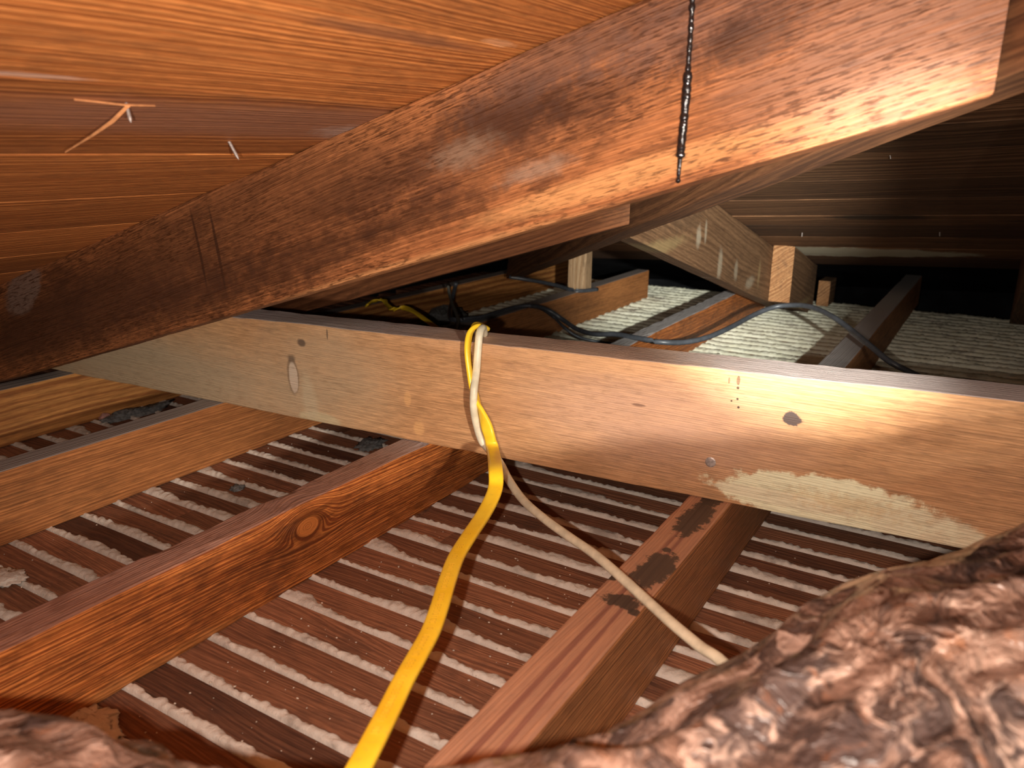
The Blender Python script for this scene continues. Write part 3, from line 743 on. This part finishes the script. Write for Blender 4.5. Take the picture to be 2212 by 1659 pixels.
clump('plaster_lump', fl(200, 1562, .004), .022, m_plaster, 'flat grey plaster lump at the foot of the knotted joist, lower left', 'plaster', .16, 7, .5, stretch=(1.3, .75))
clump('plaster_lump', fl(12, 1248, .004), .020, m_plaster, 'pale plaster lump on the laths at the far left edge', 'plaster', .25, 8, .5, stretch=(1.2, .9))
# crumbs scattered on the laths: uncountable
vs, fs = [], []
rc = random.Random(5)
for i in range(520):
    x, y = rc.uniform(-1.4, .1), rc.uniform(.3, 1.0)
    if i % 3 == 0: x, y = rc.uniform(-.62, -.3), rc.uniform(.32, .8)
    r = rc.uniform(.0005, .0017) * (1.5 if rc.random() < .06 else 1)
    b = len(vs); z = -.1005 + r * .4
    if -.71 < x < -.65 or -.29 < x < -.225 or -1.11 < x < -1.05: continue
    for d in ((1, 0, 0), (0, 1, 0), (-1, 0, 0), (0, -1, 0), (0, 0, 1), (0, 0, -1)):
        vs.append((x + d[0] * r * rc.uniform(.6, 1.3), y + d[1] * r * rc.uniform(.6, 1.3), z + d[2] * r * .6))
    for t in ((0, 1, 4), (1, 2, 4), (2, 3, 4), (3, 0, 4), (1, 0, 5), (2, 1, 5), (3, 2, 5), (0, 3, 5)): fs.append(tuple(b + q for q in t))
tag(link('plaster_crumbs', mesh('plaster_crumbs', vs, fs), plain('crumb', (.55, .47, .38), .9, .2, .3, 60)), 'fine plaster crumbs scattered over the brown laths', 'debris', kind='stuff')

# ------------------------------------------------------------------ plastic-wrapped duct
kd = NT('crumpled_film'); co = kd.n('ShaderNodeTexCoord').outputs['Object']
w1 = kd.noise(co, 9, 6, .62, .9); w2 = kd.noise(co, 26, 6, .6, 1.5); w3 = kd.noise(co, 60, 4, .55, .6)
def vor(v, s_):
    nd = kd.n('ShaderNodeTexVoronoi', feature='DISTANCE_TO_EDGE'); kd.put(nd.inputs['Vector'], v); nd.inputs['Scale'].default_value = s_; return nd.outputs[0]
dv = kd.n('ShaderNodeVectorMath', operation='ADD'); kd.put(dv.inputs[0], co)
nn = kd.n('ShaderNodeTexNoise'); kd.put(nn.inputs['Vector'], co); nn.inputs['Scale'].default_value = 14; nn.inputs['Detail'].default_value = 4
sv = kd.n('ShaderNodeVectorMath', operation='SCALE'); kd.put(sv.inputs[0], nn.outputs['Color']); sv.inputs['Scale'].default_value = .09; kd.put(dv.inputs[1], sv.outputs[0])
st1 = kd.noise(kd.scale(dv.outputs[0], (22, 9, 16)), 1.0, 5, .6, .5)
st2 = kd.noise(kd.scale(dv.outputs[0], (60, 22, 45)), 1.0, 4, .6, .8)
c = kd.mix(kd.mapr(w1, .38, .62), (.095, .050, .034), (.19, .115, .085))
c = kd.mix(kd.mapr(st1, .47, .58, 0, .9), c, (.026, .018, .017))
c = kd.mix(kd.mapr(st2, .52, .64, 0, .75), c, (.30, .20, .155))
c = kd.mix(kd.mapr(w3, .60, .72, 0, .5), c, (.20, .07, .025))
c = kd.mix(kd.mapr(w2, .58, .70, 0, .6), c, (.04, .028, .026))
kd.put(kd.p.inputs['Base Color'], c); kd.p.inputs['Roughness'].default_value = .38; kd.p.inputs['Specular IOR Level'].default_value = .45
kd.p.inputs['Coat Weight'].default_value = .45; kd.p.inputs['Coat Roughness'].default_value = .12
kd.put(kd.p.inputs['Normal'], kd.bump(kd.math('ADD', st1, kd.math('MULTIPLY', st2, .5)), .022, .8))
m_film = kd.m
def duct(name, ps, rs_, label, sd, nl=240, nr=150, amp=1.0):
    P = catmull([Vector(p) for p in ps], 30); Rr = catmull([Vector((r, 0, 0)) for r in rs_], 30)
    vs, fs = [], []; org = P[0].copy()
    for i, p in enumerate(P):
        t = (P[min(i + 1, len(P) - 1)] - P[max(i - 1, 0)]).normalized()
        a = Vector((0, 0, 1)).cross(t).normalized(); b = t.cross(a)
        for j in range(nr):
            an = 2 * math.pi * j / nr
            d = a * math.cos(an) + b * math.sin(an); q = p + d * Rr[i].x
            sp = q + Vector((sd, 0, 0))
            u_, v_ = i / 30 * .2, an * .1
            c1 = Vector((u_ * 4 + v_ * 14, v_ * 24 - u_ * 5, sd)); wv = noise.noise_vector(sp * 7) * .5
            r1 = 1 - abs(noise.noise(c1 * .9 + wv)) * 2.2
            r2 = 1 - abs(noise.noise(c1 * 2.3 + wv * 1.4)) * 2.2
            r3 = noise.noise(sp * 30 + wv)
            dsp = amp * (.008 * r1 + .0045 * max(-.3, r2) + .0025 * r3 + .013 * noise.noise(sp * 9))
            vs.append(q + d * dsp - org)
    for i in range(len(P) - 1):
        for j in range(nr): fs.append((i * nr + j, (i + 1) * nr + j, (i + 1) * nr + (j + 1) % nr, i * nr + (j + 1) % nr))
    fs.append(tuple(range(nr))); fs.append(tuple((len(P) - 1) * nr + j for j in reversed(range(nr))))
    me = mesh(name, vs, fs)
    bm = bmesh.new(); bm.from_mesh(me); bmesh.ops.recalc_face_normals(bm, faces=bm.faces); bm.to_mesh(me); bm.free()
    return tag(link(name, me, m_film, None, Matrix.Translation(org), smooth=True), label, 'duct')
duct('insulated_duct', [(-1.0, -.17, .04), (-.62, -.02, .05), (-.41, .066, .046), (-.225, .127, .052), (-.075, .20, .066), (.006, .372, .082), (.118, .56, .088), (.235, .785, .095), (.36, 1.0, .10)],
     [.10, .10, .10, .10, .105, .105, .105, .10, .09], 'crumpled brown plastic-wrapped duct lying across the joists in the lower right foreground', 3.0)
